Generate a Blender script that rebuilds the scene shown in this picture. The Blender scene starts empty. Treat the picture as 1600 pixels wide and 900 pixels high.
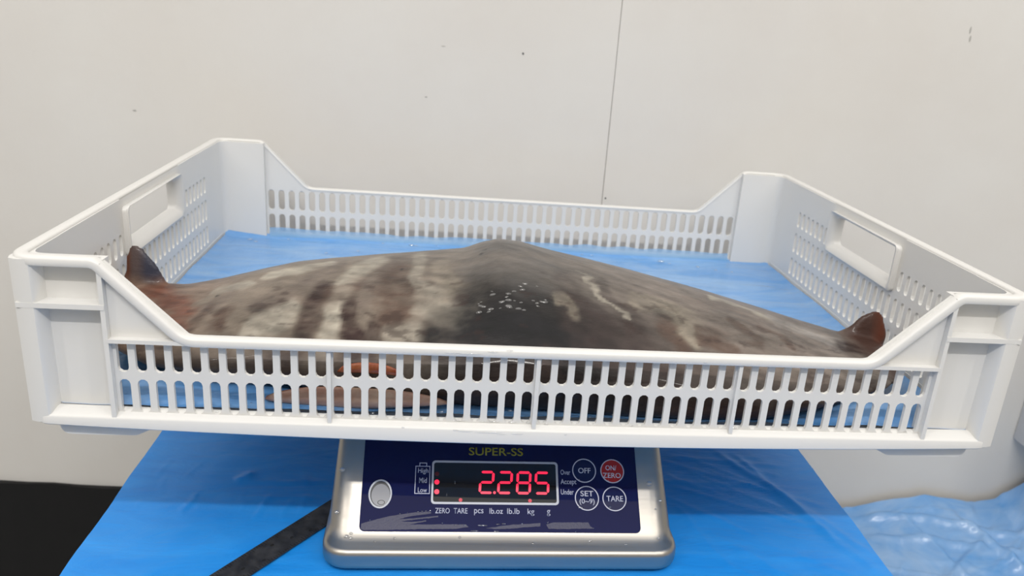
import bpy, bmesh, math, random
import numpy as np
from mathutils import Vector, Matrix, noise
random.seed(7)
MM = 0.001
C = bpy.context.scene.collection
SC = bpy.context.scene

# ------------------------------------------------------------------ camera, world, lights, exposure
F_PX = 1252.4
CAM = (-54.1, -434.9, 249.4)
YAW, PITCH, ROLL = 0.07988, 0.33570, 0.06705
def cam_axes():
    cy, sy, cp, sp, cr, sr = math.cos(YAW), math.sin(YAW), math.cos(PITCH), math.sin(PITCH), math.cos(ROLL), math.sin(ROLL)
    fwd = Vector((sy*cp, cy*cp, -sp)); right = Vector((cy, -sy, 0)); up = right.cross(fwd)
    return cr*right+sr*up, -sr*right+cr*up, fwd
r_, u_, f_ = cam_axes()
cd = bpy.data.cameras.new('camera'); cam = bpy.data.objects.new('camera', cd); C.objects.link(cam)
M = Matrix((r_, u_, -f_)).transposed().to_4x4(); M.translation = Vector(CAM)*MM; cam.matrix_world = M
cd.sensor_fit = 'HORIZONTAL'; cd.sensor_width = 36; cd.lens = F_PX/1600*36
cd.clip_start = 0.01; cd.clip_end = 20
cd.dof.use_dof = True; cd.dof.focus_distance = 0.52; cd.dof.aperture_fstop = 11
SC.camera = cam

w = bpy.data.worlds.new('room_light'); SC.world = w; w.use_nodes = True
bg = w.node_tree.nodes['Background']; bg.inputs[0].default_value = (1.0, 0.985, 0.96, 1); bg.inputs[1].default_value = 1.05

def area(name, loc, target, sx, sy, power, col=(1, 0.97, 0.93)):
    l = bpy.data.lights.new(name, 'AREA'); l.shape = 'RECTANGLE'; l.size = sx; l.size_y = sy; l.energy = power; l.color = col
    o = bpy.data.objects.new(name, l); C.objects.link(o); o.location = loc
    d = Vector(target)-Vector(loc); o.rotation_euler = d.to_track_quat('-Z', 'Y').to_euler(); return o
# ceiling fluorescent tubes: one along the table's front, one to each side
area('ceiling_tube', (0.02, -1.25, 1.60), (0.02, 0.1, 0), 1.2, 0.05, 19.5)
area('ceiling_tube.001', (-1.15, -0.9, 1.60), (0, 0.1, 0), 0.05, 1.2, 6, (1, 0.95, 0.89))
area('ceiling_tube.002', (1.20, -0.9, 1.60), (0, 0.1, 0), 0.05, 1.2, 6, (1, 0.95, 0.89))

SC.view_settings.view_transform = 'Standard'; SC.view_settings.look = 'None'
SC.view_settings.gamma = 1; SC.view_settings.use_curve_mapping = False
SC.view_settings.exposure = 0.06

# ------------------------------------------------------------------ materials
def mat(name, col, rough=0.5, metal=0.0, spec=0.5, coat=0.0, coat_r=0.05, sss=0.0, emit=None, estr=0, alpha=1.0):
    m = bpy.data.materials.new(name); m.use_nodes = True
    b = m.node_tree.nodes['Principled BSDF']
    b.inputs['Base Color'].default_value = (*col, 1); b.inputs['Roughness'].default_value = rough
    b.inputs['Metallic'].default_value = metal; b.inputs['Specular IOR Level'].default_value = spec
    b.inputs['Coat Weight'].default_value = coat; b.inputs['Coat Roughness'].default_value = coat_r
    b.inputs['Alpha'].default_value = alpha
    if sss: b.inputs['Subsurface Weight'].default_value = sss; b.inputs['Subsurface Radius'].default_value = (1, .9, .8); b.inputs['Subsurface Scale'].default_value = 0.004
    if emit: b.inputs['Emission Color'].default_value = (*emit, 1); b.inputs['Emission Strength'].default_value = estr
    return m
def nodes(m): return m.node_tree.nodes, m.node_tree.links, m.node_tree.nodes['Principled BSDF']
def coords(m, scale):
    n, l, b = nodes(m)
    tc = n.new('ShaderNodeTexCoord'); mp = n.new('ShaderNodeMapping'); mp.inputs['Scale'].default_value = scale
    l.new(tc.outputs['Object'], mp.inputs['Vector']); return mp.outputs['Vector']
def ntex(m, scale, s=1.0, detail=4, rough=0.55, dist=0.0):
    n, l, b = nodes(m); t = n.new('ShaderNodeTexNoise')
    t.inputs['Scale'].default_value = s; t.inputs['Detail'].default_value = detail; t.inputs['Roughness'].default_value = rough; t.inputs['Distortion'].default_value = dist
    l.new(coords(m, scale), t.inputs['Vector']); return t.outputs['Fac']
def ramp(m, fac, stops):
    n, l, b = nodes(m); r = n.new('ShaderNodeValToRGB')
    while len(r.color_ramp.elements) < len(stops): r.color_ramp.elements.new(0.5)
    for e, (p, c) in zip(r.color_ramp.elements, stops): e.position = p; e.color = (*c, 1)
    l.new(fac, r.inputs[0]); return r.outputs[0]
def bump(m, fac, strength, dist, prev=None):
    n, l, b = nodes(m); k = n.new('ShaderNodeBump'); k.inputs['Strength'].default_value = strength; k.inputs['Distance'].default_value = dist
    l.new(fac, k.inputs['Height'])
    if prev: l.new(prev, k.inputs['Normal'])
    l.new(k.outputs[0], b.inputs['Normal']); return k.outputs[0]
def base(m, out): m.node_tree.links.new(out, m.node_tree.nodes['Principled BSDF'].inputs['Base Color'])
def rough(m, out): m.node_tree.links.new(out, m.node_tree.nodes['Principled BSDF'].inputs['Roughness'])

WALL = mat('painted_wall', (0.69, 0.67, 0.635), 0.55, spec=0.3)
base(WALL, ramp(WALL, ntex(WALL, (1, 1, 1), 6, 5), [(0.3, (0.69, 0.665, 0.63)), (0.7, (0.72, 0.705, 0.675))]))
bump(WALL, ntex(WALL, (1, 1, .6), 60, 3), 0.15, 0.002)
BLACK = mat('black_cladding', (0.008, 0.008, 0.009), 0.5, spec=0.3)
bump(BLACK, ntex(BLACK, (25, 25, 2), 1, 3), 0.3, 0.003)
FLOOR = mat('grey_floor', (0.34, 0.30, 0.29), 0.5)
base(FLOOR, ramp(FLOOR, ntex(FLOOR, (1, 1, 1), 12), [(0.3, (.31, .31, .30)), (0.7, (.37, .37, .36))]))
MARK = mat('wall_mark', (0.10, 0.10, 0.10), 0.7); MARK2 = mat('faint_wall_mark', (0.42, 0.41, 0.39), 0.7)
GREYBOX = mat('grey_box_paint', (0.64, 0.645, 0.665), 0.4)
bump(GREYBOX, ntex(GREYBOX, (1, 1, 1), 300), 0.08, 0.001)
PLAST = mat('white_plastic', (0.82, 0.81, 0.785), 0.30, spec=0.45)
bump(PLAST, ntex(PLAST, (1, 1, 1), 120, 3), 0.05, 0.002)
_n, _l, _b = nodes(PLAST); _t = _n.new('ShaderNodeBsdfTranslucent'); _t.inputs['Color'].default_value = (.86, .85, .82, 1); _x = _n.new('ShaderNodeMixShader'); _x.inputs[0].default_value = 0.14
_l.new(_b.outputs[0], _x.inputs[1]); _l.new(_t.outputs[0], _x.inputs[2]); _l.new(_x.outputs[0], _n['Material Output'].inputs['Surface'])
def film(name, c0, c1, stretch, alpha=1.0, r=0.28, wr=0.5, coat=.25):
    m = mat(name, c0, r, spec=0.4, coat=coat, coat_r=0.15, alpha=alpha)
    base(m, ramp(m, ntex(m, stretch, 9, 6, 0.6, 1.2), [(0.35, c0), (0.68, c1)]))
    b1 = bump(m, ntex(m, stretch, 14, 5, 0.6, 1.5), wr, 0.004)
    bump(m, ntex(m, (1, 1, 1), 45, 4), wr*0.5, 0.002, b1)
    return m
FILM = film('blue_bench_film', (0.010, 0.255, 0.76), (0.028, 0.31, 0.83), (1, 3, 1), r=0.38, wr=0.25, coat=.08)
PALE = film('pale_blue_film', (0.12, 0.33, 0.68), (0.30, 0.47, 0.72), (1.0, 2.2, 1), r=0.24, wr=0.28)
LINER = film('wet_blue_liner', (0.11, 0.33, 0.72), (0.25, 0.45, 0.75), (1, 3.0, 1), r=0.16, wr=0.35, alpha=0.92)
LEDGE = film('thin_wet_film', (0.20, 0.46, 0.78), (0.36, 0.58, 0.82), (1, 2, 2), r=0.14, wr=0.3, alpha=0.6)
WOOD = mat('bench_frame', (0.35, 0.36, 0.38), 0.4, metal=0.6)
bump(WOOD, ntex(WOOD, (1, 1, 1), 80), 0.1, 0.001)
STEEL = mat('brushed_steel', (0.45, 0.42, 0.375), 0.36, metal=1.0)
rough(STEEL, ramp(STEEL, ntex(STEEL, (4, 200, 200), 1, 3), [(0.3, (.31, .31, .31)), (0.7, (.39, .39, .39))]))
bump(STEEL, ntex(STEEL, (8, 600, 600), 1, 2), 0.06, 0.0005)
NAVY = mat('navy_overlay', (0.010, 0.012, 0.062), 0.03, spec=0.2)
GLASSD = mat('display_window', (0.012, 0.012, 0.013), 0.03, spec=0.6)
WHITEINK = mat('white_ink', (0.54, 0.55, 0.66), 0.4); YELLOW = mat('yellow_ink', (0.34, 0.30, 0.02), 0.4)
PALEINK = mat('button_ink', (0.60, 0.60, 0.68), 0.4); REDB = mat('red_button', (0.42, 0.022, 0.015), 0.1, spec=0.4)
NAVYB = mat('navy_button', (0.010, 0.012, 0.060), 0.07, spec=0.4)
LED = mat('red_led', (0.3, 0.0, 0.01), 0.4, emit=(1.0, 0.022, 0.075), estr=1.15)
LEDDIM = mat('dim_red_led', (0.2, 0.0, 0.01), 0.4, emit=(1.0, 0.03, 0.08), estr=0.45)
RIM = mat('grey_bezel', (0.52, 0.53, 0.57), 0.35)
GREYD = mat('bubble_grey', (0.22, 0.22, 0.235), 0.2); DARKD = mat('bubble_dark', (0.015, 0.015, 0.015), 0.4)  # mid grey level glass; near-black level well and bubble outline
SMEAR = mat('water_smear', (0.03, 0.03, 0.075), 0.38, spec=0.35)
bump(SMEAR, ntex(SMEAR, (1, 1, 1), 700, 3), 0.35, 0.0006)
WATER = mat('water_drop', (1, 1, 1), 0.03)
_n, _l, _b = nodes(WATER); _t = _n.new('ShaderNodeBsdfTransparent'); _g = _n.new('ShaderNodeBsdfGlossy'); _g.inputs['Roughness'].default_value = 0.06
_x = _n.new('ShaderNodeMixShader'); _x.inputs[0].default_value = 0.22
_l.new(_t.outputs[0], _x.inputs[1]); _l.new(_g.outputs[0], _x.inputs[2]); _l.new(_x.outputs[0], _n['Material Output'].inputs['Surface'])
RULER = mat('black_ruler', (0.018, 0.019, 0.022), 0.38, spec=0.5)
base(RULER, ramp(RULER, ntex(RULER, (1, 1, 1), 120, 5), [(0.35, (.012, .012, .014)), (0.72, (.045, .045, .048))]))
RMARK = mat('worn_ruler_mark', (0.004, 0.004, 0.004), 0.7)
PINK = mat('pink_flesh', (0.40, 0.26, 0.20), 0.25, spec=0.6, sss=0.2)
base(PINK, ramp(PINK, ntex(PINK, (1, 1, 2), 40, 4, .6, .6), [(0.3, (.36, .17, .12)), (0.65, (.52, .38, .30))]))
ORANGE = mat('raw_orange_flesh', (0.42, 0.10, 0.03), 0.25, spec=0.6)
base(ORANGE, ramp(ORANGE, ntex(ORANGE, (1, 1, 1), 150, 4), [(0.3, (.34, .06, .02)), (0.7, (.55, .17, .06))]))
RUBBER = mat('dark_rubber', (0.02, 0.02, 0.02), 0.7)
SKIN = mat('fish_skin', (0.2, 0.17, 0.14), 0.38, spec=0.20, coat=0.14, coat_r=0.05)
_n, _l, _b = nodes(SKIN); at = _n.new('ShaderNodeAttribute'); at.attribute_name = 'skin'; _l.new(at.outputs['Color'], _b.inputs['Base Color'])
_k = bump(SKIN, ntex(SKIN, (1.0, 2.2, 2.2), 45, 5, .6), 0.35, 0.003); bump(SKIN, ntex(SKIN, (1, 1, 1), 320, 4), 0.22, 0.001, _k)

# ------------------------------------------------------------------ helpers
def tag(o, label=None, cat=None, group=None, kind=None):
    if label: o['label'] = label
    if cat: o['category'] = cat
    if group: o['group'] = group
    if kind: o['kind'] = kind
    return o
def empty(name, loc_mm, label=None, cat=None):
    o = bpy.data.objects.new(name, None); C.objects.link(o); o.location = Vector(loc_mm)*MM
    o.empty_display_size = 0.02; tag(o, label, cat); return o
def origin(p):
    v = Vector((0, 0, 0))
    while p is not None: v = v+p.location; p = p.parent
    return v
def link(name, bm, m, parent=None, loc=(0, 0, 0), smooth=False, warp=None, keep=False):
    """bmesh in world millimetres -> ONE object (vertices relative to its parent's origin)"""
    if not keep: bmesh.ops.recalc_face_normals(bm, faces=bm.faces)
    o0 = origin(parent)+(Vector(loc)*MM if parent is None else Vector((0, 0, 0)))
    for v in bm.verts:
        c = v.co
        if warp: c = Vector(warp(c))
        v.co = c*MM-o0
    me = bpy.data.meshes.new(name); bm.to_mesh(me); bm.free(); me.materials.append(m)
    if smooth:
        for p in me.polygons: p.use_smooth = True
        if smooth != True: me.set_sharp_from_angle(angle=math.radians(smooth))
    o = bpy.data.objects.new(name, me); C.objects.link(o)
    if parent is not None: o.parent = parent
    else: o.location = o0
    return o
def box(bm, x0, x1, y0, y1, z0, z1, bev=0, seg=2):
    vs = [bm.verts.new((x, y, z)) for z in (z0, z1) for y in (y0, y1) for x in (x0, x1)]
    fs = [bm.faces.new([vs[i] for i in f]) for f in ((0, 1, 3, 2), (4, 6, 7, 5), (0, 4, 5, 1), (2, 3, 7, 6), (0, 2, 6, 4), (1, 5, 7, 3))]
    if bev:
        es = list({e for f in fs for e in f.edges}); bmesh.ops.bevel(bm, geom=es, offset=bev, segments=seg, affect='EDGES', profile=0.5)
def prism(bm, poly, f0, f1):
    """polygon extruded: f0/f1 map a 2D point to 3D"""
    a = [bm.verts.new(f0(p)) for p in poly]; b = [bm.verts.new(f1(p)) for p in poly]; n = len(poly)
    bm.faces.new(a[::-1]); bm.faces.new(b)
    for i in range(n): bm.faces.new((a[i], a[(i+1) % n], b[(i+1) % n], b[i]))
def sweep(bm, rings, closed):
    R_ = [[bm.verts.new(p) for p in r] for r in rings]; n = len(R_[0]); m = len(R_)
    for i in range(m if closed else m-1):
        a, b = R_[i], R_[(i+1) % m]
        for k in range(n): bm.faces.new((a[k], a[(k+1) % n], b[(k+1) % n], b[k]))
    if not closed: bm.faces.new(R_[0][::-1]); bm.faces.new(R_[-1])
def fillet(pts, rad, n=5, closed=False):
    out = []; N = len(pts)
    for i, p in enumerate(pts):
        p = Vector(p)
        if not closed and i in (0, N-1): out.append(p); continue
        a = Vector(pts[i-1])-p; b = Vector(pts[(i+1) % N])-p
        la, lb = a.length, b.length; a.normalize(); b.normalize()
        r = rad[i] if isinstance(rad, (list, tuple)) else rad
        ang = a.angle(b)
        if r <= 0 or ang > 3.1: out.append(p); continue
        t = min(r/math.tan(ang/2), la*0.49, lb*0.49); s = p+a*t; e = p+b*t
        for k in range(n+1):
            q = k/n; out.append(s*(1-q)**2+p*2*q*(1-q)+e*q*q)
    return out

# ------------------------------------------------------------------ setting
ZF = -870
bm = bmesh.new(); box(bm, -2440, 2440, -2640, 480, ZF-40, ZF)
tag(link('floor', bm, FLOOR), kind='structure')
FARWALL = mat('unseen_room_wall', (0.62, 0.61, 0.59), 0.5)
base(FARWALL, ramp(FARWALL, ntex(FARWALL, (1, 1, 1), 4), [(0.3, (.60, .59, .57)), (0.7, (.65, .64, .62))]))
for nm, bx in (('unseen_wall_front', (-2440, 2440, -2640, -2600)), ('unseen_wall_left', (-2440, -2400, -2600, 520)), ('unseen_wall_right', (2400, 2440, -2600, 520))):  # unseen walls, added and toned to cut ambient light under the crate
    b = bmesh.new(); box(b, *bx, ZF, 1750); tag(link(nm, b, FARWALL, loc=(bx[0], bx[2], ZF)), kind='structure')
YW = 460
wb = bmesh.new(); box(wb, -2400, 2400, YW+3.5, YW+60, ZF, 1750)
wall = tag(link('wall_back', wb, WALL, loc=(0, YW, 0)), kind='structure')
for x0, x1 in ((-2400, 114.1), (114.6, 2400)):
    b = bmesh.new(); box(b, x0, x1, YW, YW+3.5, -376, 1700, 0.4, 1); link('wall_panel', b, WALL, wall)
for (x, z, rx, rz, m) in ((12.5, 203.5, 1.1, 1.3, MARK), (-73, 206, 2.4, .5, MARK2), (503, 258, 1.0, 4, MARK2), (505, 249, 1.0, 3.6, MARK2), (118, 50, .9, 1.2, MARK), (-90, 152, 1.5, .8, MARK2), (690, 190, 3, .8, MARK2), (-400, 120, 2, 1.0, MARK2)):
    b = bmesh.new(); prism(b, [(x+rx*math.cos(i*math.pi/5)*(1+.2*math.sin(3*i)), z+rz*math.sin(i*math.pi/5)) for i in range(10)], lambda p: (p[0], YW-0.2, p[1]), lambda p: (p[0], YW+0.1, p[1])); link('wall_mark', b, m, wall)
# black lower cladding with an uneven top edge and faint folds
b = bmesh.new(); top = []; bot = []
NX = 160
for i in range(NX+1):
    x = -2398+4796*i/NX; yb = YW-5+1.6*math.sin(x*.055)+1.0*noise.noise((x*.03, 0, 0))
    zt = -345.5-0.036*(x+560)+1.6*noise.noise((x*.06, 3, 0)) if x < 200 else -372
    top.append((x, yb, zt)); bot.append((x, yb-3*noise.noise((x*.02, 7, 0)), ZF))
tv = [b.verts.new(p) for p in top]; bv = [b.verts.new(p) for p in bot]; tk = [b.verts.new((p[0], YW+3, p[2])) for p in top]
for i in range(NX): b.faces.new((tv[i], tv[i+1], bv[i+1], bv[i])); b.faces.new((tk[i], tk[i+1], tv[i+1], tv[i]))
tag(link('trim_1', b, BLACK, loc=(0, YW, ZF), smooth=40), kind='structure')
# grey box fixed to the wall at the right edge
gb = empty('wall_box', (800, YW, -243), 'grey box fixed to the white wall at the right edge of the picture', 'box')
b = bmesh.new(); box(b, 694, 930, 335, YW, -246, 40, 3, 2); link('casing', b, GREYBOX, gb, smooth=30)
b = bmesh.new(); box(b, 700, 924, 331.5, 335.5, -240, 34, 1.2, 1); link('lid', b, GREYBOX, gb, smooth=30)

# ------------------------------------------------------------------ blue bench under the scale
ZT = -113.0
bench = empty('work_bench', (-15, 180, ZF), 'narrow bench top under the scale covered with bright blue film', 'bench')
b = bmesh.new(); box(b, -295, 265, -175, 425, ZT-32, ZT-2.0, 3, 2); link('bench_top', b, WOOD, bench, smooth=30)
for x in (-270, 240):
    for y in (-150, 400):
        b = bmesh.new(); box(b, x-18, x+18, y-18, y+18, ZF, ZT-32, 2, 1); link('leg', b, WOOD, bench)
b = bmesh.new(); NXF, NYF = 290, 220; g = []
def ridge(x, y, x0, y0, x1, y1, wd, h):
    dx, dy = x1-x0, y1-y0; L = math.hypot(dx, dy); t = ((x-x0)*dx+(y-y0)*dy)/L/L
    if t < -.1 or t > 1.1: return 0
    dd = ((x-x0)*dy-(y-y0)*dx)/L+3*noise.noise((t*4, x0, y0)); e = max(0, min(1, min(t+.1, 1.1-t)*6))
    return h*e*math.exp(-(dd/wd)**2)
RG = [(-215, 118, -152, 118, 1.6, .9), (-215, 119, -205, 128, 4, 1.6), (-200, 96, -150, 97, 2, .5), (-245, 75, -240, 100, 2, .6), (-190, 70, -186, 98, 1.8, .7), (-172, 68, -170, 92, 1.6, .5), (-160, 75, -158, 100, 1.6, .6),
      (130, 165, 250, 100, 2.2, .8), (140, 170, 240, 158, 2, .8), (125, 130, 225, 128, 1.8, .8), (190, 175, 262, 40, 4, 1.3), (205, 170, 240, 60, 3, 1.0), (140, 120, 235, 70, 2, .7), (125, 108, 180, 60, 2, .6), (150, 150, 215, 95, 1.6, .7), (215, 120, 258, 20, 5, .9), (130, 95, 150, 20, 2.2, .5), (150, 60, 200, 5, 2.5, .4)]
rs = random.Random(11)
for k in range(16):
    a = rs.uniform(-.9, .1); x0 = rs.uniform(125, 235); y0 = rs.uniform(20, 175); L_ = rs.uniform(25, 80); RG.append((x0, y0, x0+L_*math.cos(a), y0+L_*math.sin(a), rs.uniform(1.0, 1.8), rs.uniform(.3, .65)))
for k in range(8):
    x0 = rs.uniform(-280, -150); y0 = rs.uniform(60, 125); RG.append((x0, y0, x0+rs.uniform(-4, 6), y0+rs.uniform(12, 30), rs.uniform(1.0, 1.6), rs.uniform(.25, .5)))
for j in range(NYF+1):
    row = []
    for i in range(NXF+1):
        x = -297.5+564*i/NXF; y = -178+606*j/NYF
        z = ZT+0.35*noise.noise((x*.02, y*.03, 0))+0.25*noise.noise((x*.07, y*.12, 4))
        if -60 < y < 260:
            for rr in RG: z += ridge(x, y, *rr)
        row.append(b.verts.new((x+0.8*noise.noise((y*.02, 0, 9)), y, z)))
    g.append(row)
for j in range(NYF):
    for i in range(NXF): b.faces.new((g[j][i], g[j][i+1], g[j+1][i+1], g[j+1][i]))
edge = [g[0][i] for i in range(NXF+1)]+[g[j][NXF] for j in range(1, NYF+1)]+[g[NYF][i] for i in range(NXF-1, -1, -1)]+[g[j][0] for j in range(NYF-1, 0, -1)]
low = [b.verts.new((v.co.x*1.0, v.co.y, ZT-33)) for v in edge]
for k in range(len(edge)): k2 = (k+1) % len(edge); b.faces.new((edge[k], low[k], low[k2], edge[k2]))
link('film_cover', b, FILM, bench, smooth=50)

# ------------------------------------------------------------------ low stand with crumpled pale sheet at the right
st = empty('low_stand', (640, 330, ZF), 'low stand hidden under the pale blue plastic sheet at lower right', 'stand')
b = bmesh.new(); box(b, 330, 1000, 190, 452, -425, -400, 3, 1); link('stand_top', b, WOOD, st)
for x in (350, 980):
    for y in (210, 435):
        b = bmesh.new(); box(b, x-15, x+15, y-15, y+15, ZF, -425); link('leg', b, WOOD, st)
b = bmesh.new(); g = []; NA, NB = 250, 150
rs = random.Random(5); PR_ = []
for k in range(44):
    x0 = rs.uniform(430, 780); y0 = rs.uniform(230, 445); a = rs.choice((-.5, -.2, .1, .8, 1.1))+rs.uniform(-.2, .2); L_ = rs.uniform(40, 150)
    PR_.append((x0, y0, x0+L_*math.cos(a), y0+L_*math.sin(a), rs.uniform(2.0, 3.6), rs.uniform(.8, 2.6)))
TOPX = [300, 440, 495, 545, 589, 625, 655, 690, 727, 800, 1010]; TOPZ = [-356, -356, -351, -337, -330, -335, -340, -333, -305, -290, -300]
for j in range(NB+1):
    t = j/NB; row = []
    for i in range(NA+1):
        x = 325+690*i/NA; zb = float(np.interp(x, TOPX, TOPZ))
        # rises against the wall at the back, lies on the stand, hangs over its front edge
        if t < .72:
            k = t/.72; y = 452-258*k; z = zb+(-397-zb)*(1-(1-k)**1.5)
        else:
            k = (t-.72)/.28; y = 194-14*math.sin(k*1.57); z = -397-110*k
        am = 4.2*min(1, t*3+.25)
        f = noise.noise((x*.011, y*.02+z*.01, 2))
        z += am*(abs(noise.noise((x*.013+y*.006, y*.014-x*.004, 1)))*1.6-.4)+2.2*noise.noise((x*.05, y*.05, 5))
        z += ridge(x, y, 500, 430, 700, 395, 5, 5)+ridge(x, y, 500, 400, 640, 372, 5, 4)+ridge(x, y, 520, 300, 640, 390, 5, 6)+ridge(x, y, 620, 420, 700, 300, 6, 7)+ridge(x, y, 640, 350, 760, 420, 6, 5)+ridge(x, y, 545, 420, 600, 310, 4, 3)
        for rr in PR_: z += ridge(x, y, *rr)
        y += 2.0*noise.noise((x*.03, z*.03, 8)) if j else -abs(1.5*noise.noise((x*.03, 0, 8)))
        row.append(b.verts.new((x, min(y, 458), z)))
    g.append(row)
for j in range(NB):
    for i in range(NA): b.faces.new((g[j][i], g[j][i+1], g[j+1][i+1], g[j+1][i]))
tag(link('plastic_sheet', b, PALE, loc=(640, 330, -398), smooth=True), 'pale blue crumpled plastic sheet heaped against the wall at lower right', 'sheet')

# ------------------------------------------------------------------ white crate
crate = empty('fish_crate', (0, 200, 0), 'white slotted plastic crate holding the fish on top of the scale', 'crate')
HZ = 103.7; D = 400.0; P = 10.37
def warp(c):
    x, y, z = c
    return (x, y, z-3.4*(x/300)*(y/400)+0.4*(1-y/400))
def wfront(u, v, d): return (u, d, v)
def wback(u, v, d): return (u, D-d, v)
def wleft(u, v, d): return (-300+d, u, v)
def wright(u, v, d): return (300-d, u, v)
def stad(cx, cy, wd, ht, n=5):
    r = wd/2; o = []
    for k in range(n+1): a = math.pi*k/n; o.append((cx+r*math.cos(a), cy+ht/2-r+r*math.sin(a)))
    for k in range(n+1): a = math.pi+math.pi*k/n; o.append((cx+r*math.cos(a), cy-ht/2+r+r*math.sin(a)))
    return o
def rrect(x0, x1, y0, y1, r, n=4):
    o = []
    for cx, cy, a0 in ((x1-r, y1-r, 0), (x0+r, y1-r, 90), (x0+r, y0+r, 180), (x1-r, y0+r, 270)):
        for k in range(n+1): a = math.radians(a0+90*k/n); o.append((cx+r*math.cos(a), cy+r*math.sin(a)))
    return o
def cell(bm, f, c, hole, d0, d1):
    x0, x1, y0, y1 = c; hc = ((x0+x1)/2, (y0+y1)/2); n = len(hole); cx = sum(p[0] for p in hole)/n; cy = sum(p[1] for p in hole)/n
    out = []
    for p in hole:                       # push each hole point out to the cell border
        dx, dy = p[0]-cx, p[1]-cy; t = 1e9
        if abs(dx) > 1e-6: t = min(t, ((x1 if dx > 0 else x0)-cx)/dx)
        if abs(dy) > 1e-6: t = min(t, ((y1 if dy > 0 else y0)-cy)/dy)
        out.append([cx+dx*t, cy+dy*t])
    for X, Y in ((x0, y0), (x1, y0), (x0, y1), (x1, y1)):
        k = min(range(n), key=lambda i: (out[i][0]-X)**2+(out[i][1]-Y)**2); out[k] = [X, Y]
    rings = [[bm.verts.new(f(p[0], p[1], d)) for p in L] for L, d in ((out, d0), (hole, d0), (hole, d1), (out, d1))]
    for a, b_ in zip(rings[:-1], rings[1:]):
        for i in range(n): bm.faces.new((a[i], a[(i+1) % n], b_[(i+1) % n], b_[i]))
def solid(bm, f, c, d0, d1):
    x0, x1, y0, y1 = c; prism(bm, [(x0, y0), (x1, y0), (x1, y1), (x0, y1)], lambda p: f(p[0], p[1], d0), lambda p: f(p[0], p[1], d1))
def polyp(bm, f, poly, d0, d1): prism(bm, poly, lambda p: f(p[0], p[1], d0), lambda p: f(p[0], p[1], d1))
# long walls (front and back)
for f in (wfront, wback):
    b = bmesh.new()
    for i in range(48):
        x0 = (i-24)*P; xc = x0+P/2
        cell(b, f, (x0, x0+P, 3, 30.5), stad(xc, 17.6, 6.3, 22.0), 4.7, 7.2)
        cell(b, f, (x0, x0+P, 30.5, 55.6), stad(xc, 43.6, 6.3, 21.2), 4.7, 7.2)
    bmesh.ops.remove_doubles(b, verts=b.verts, dist=0.001)
    link('slotted_panel', b, PLAST, crate, warp=warp)
    for s in (-1, 1):                                   # recessed corner panels and sloping gussets
        b = bmesh.new()
        polyp(b, f, [(s*p[0], p[1]) for p in ((248.9, 55.6), (206, 55.6), (204, 56.8), (248.9, 101.3))], 4.7, 7.2)
        link('corner_panel', b, PLAST, crate, warp=warp)
        b = bmesh.new(); solid(b, f, (s*250.2-1.3, s*250.2+1.3, 3, 101), 0.6, 5.5); link('rib', b, PLAST, crate, warp=warp)
        b = bmesh.new(); solid(b, f, (min(s*297, s*249), max(s*297, s*249), 73.2, 76.2), 0.3, 10.5); link('ledge', b, PLAST, crate, warp=warp)
        b = bmesh.new(); solid(b, f, (min(s*250, s*206), max(s*250, s*206), 53.0, 55.4), 0.4, 6); link('ledge', b, PLAST, crate, warp=warp)
    for k in (-1, 0, 1):
        b = bmesh.new(); solid(b, f, (k*12*P-1.2, k*12*P+1.2, 4, 54), 1.4, 5); link('rib', b, PLAST, crate, warp=warp)
# short walls
NS = 26; Y0 = 200-NS/2*P
for f in (wleft, wright):
    b = bmesh.new()
    for i in range(NS):
        y0 = Y0+i*P; yc = y0+P/2
        cell(b, f, (y0, y0+P, 3, 32), stad(yc, 21, 5.6, 17.5), 6, 8.6)
        cell(b, f, (y0, y0+P, 32, 58), stad(yc, 45.5, 5.6, 20), 6, 8.6)
        if 7 <= i < 19: continue
        cell(b, f, (y0, y0+P, 58, 81), stad(yc, 69.5, 5.6, 16), 6, 8.6)
    ya, yb = Y0+7*P, Y0+19*P
    solid(b, f, (Y0, ya, 81, 102), 6, 8.6); solid(b, f, (yb, Y0+NS*P, 81, 102), 6, 8.6)
    hole = rrect(144, 256, 63, 95, 4); cell(b, f, (ya, yb, 58, 102), hole, 6, 8.6)
    solid(b, f, (48, Y0, 2, 102), 6, 8.6); solid(b, f, (Y0+NS*P, D-48, 2, 102), 6, 8.6)
    link('slotted_panel', b, PLAST, crate, warp=warp)
    b = bmesh.new(); rg = []                            # hand-hold sleeve standing proud on the inside
    for grow, d in ((0, 0.6), (0, 7), (-3.5, 12), (-6, 12.6), (-7.5, 11.5), (-7.5, 7.5), (-2.5, 5.5), (-2.5, 0.6)):
        gg = -grow; rg.append([f(p[0], p[1], d) for p in rrect(147-gg, 253+gg, 66-gg, min(92+gg, 96), 4)])
    sweep(b, rg, True); link('hand_hold', b, PLAST, crate, smooth=40, warp=warp)
# corner posts
for sx in (-1, 1):
    for sy in (0, 1):
        pl = [(248.85, 4.7), (251.5, 4.7), (251.5, 10), (284, 10.0), (286.2, 1.6), (287.5, .4), (294, .4), (298, 1.8), (299.6, 6), (299.6, 14), (294, 14.5), (294, 48), (291.4, 48), (291.4, 20), (290.2, 15.5), (287.5, 13.2), (283.5, 12.6), (248.85, 12.6)]
        pl = [(sx*p[0], p[1] if sy == 0 else D-p[1]) for p in pl]
        b = bmesh.new(); prism(b, pl, lambda p: (p[0], p[1], 1.0), lambda p: (p[0], p[1], 101.8)); link('corner_post', b, PLAST, crate, smooth=35, warp=warp)
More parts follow.
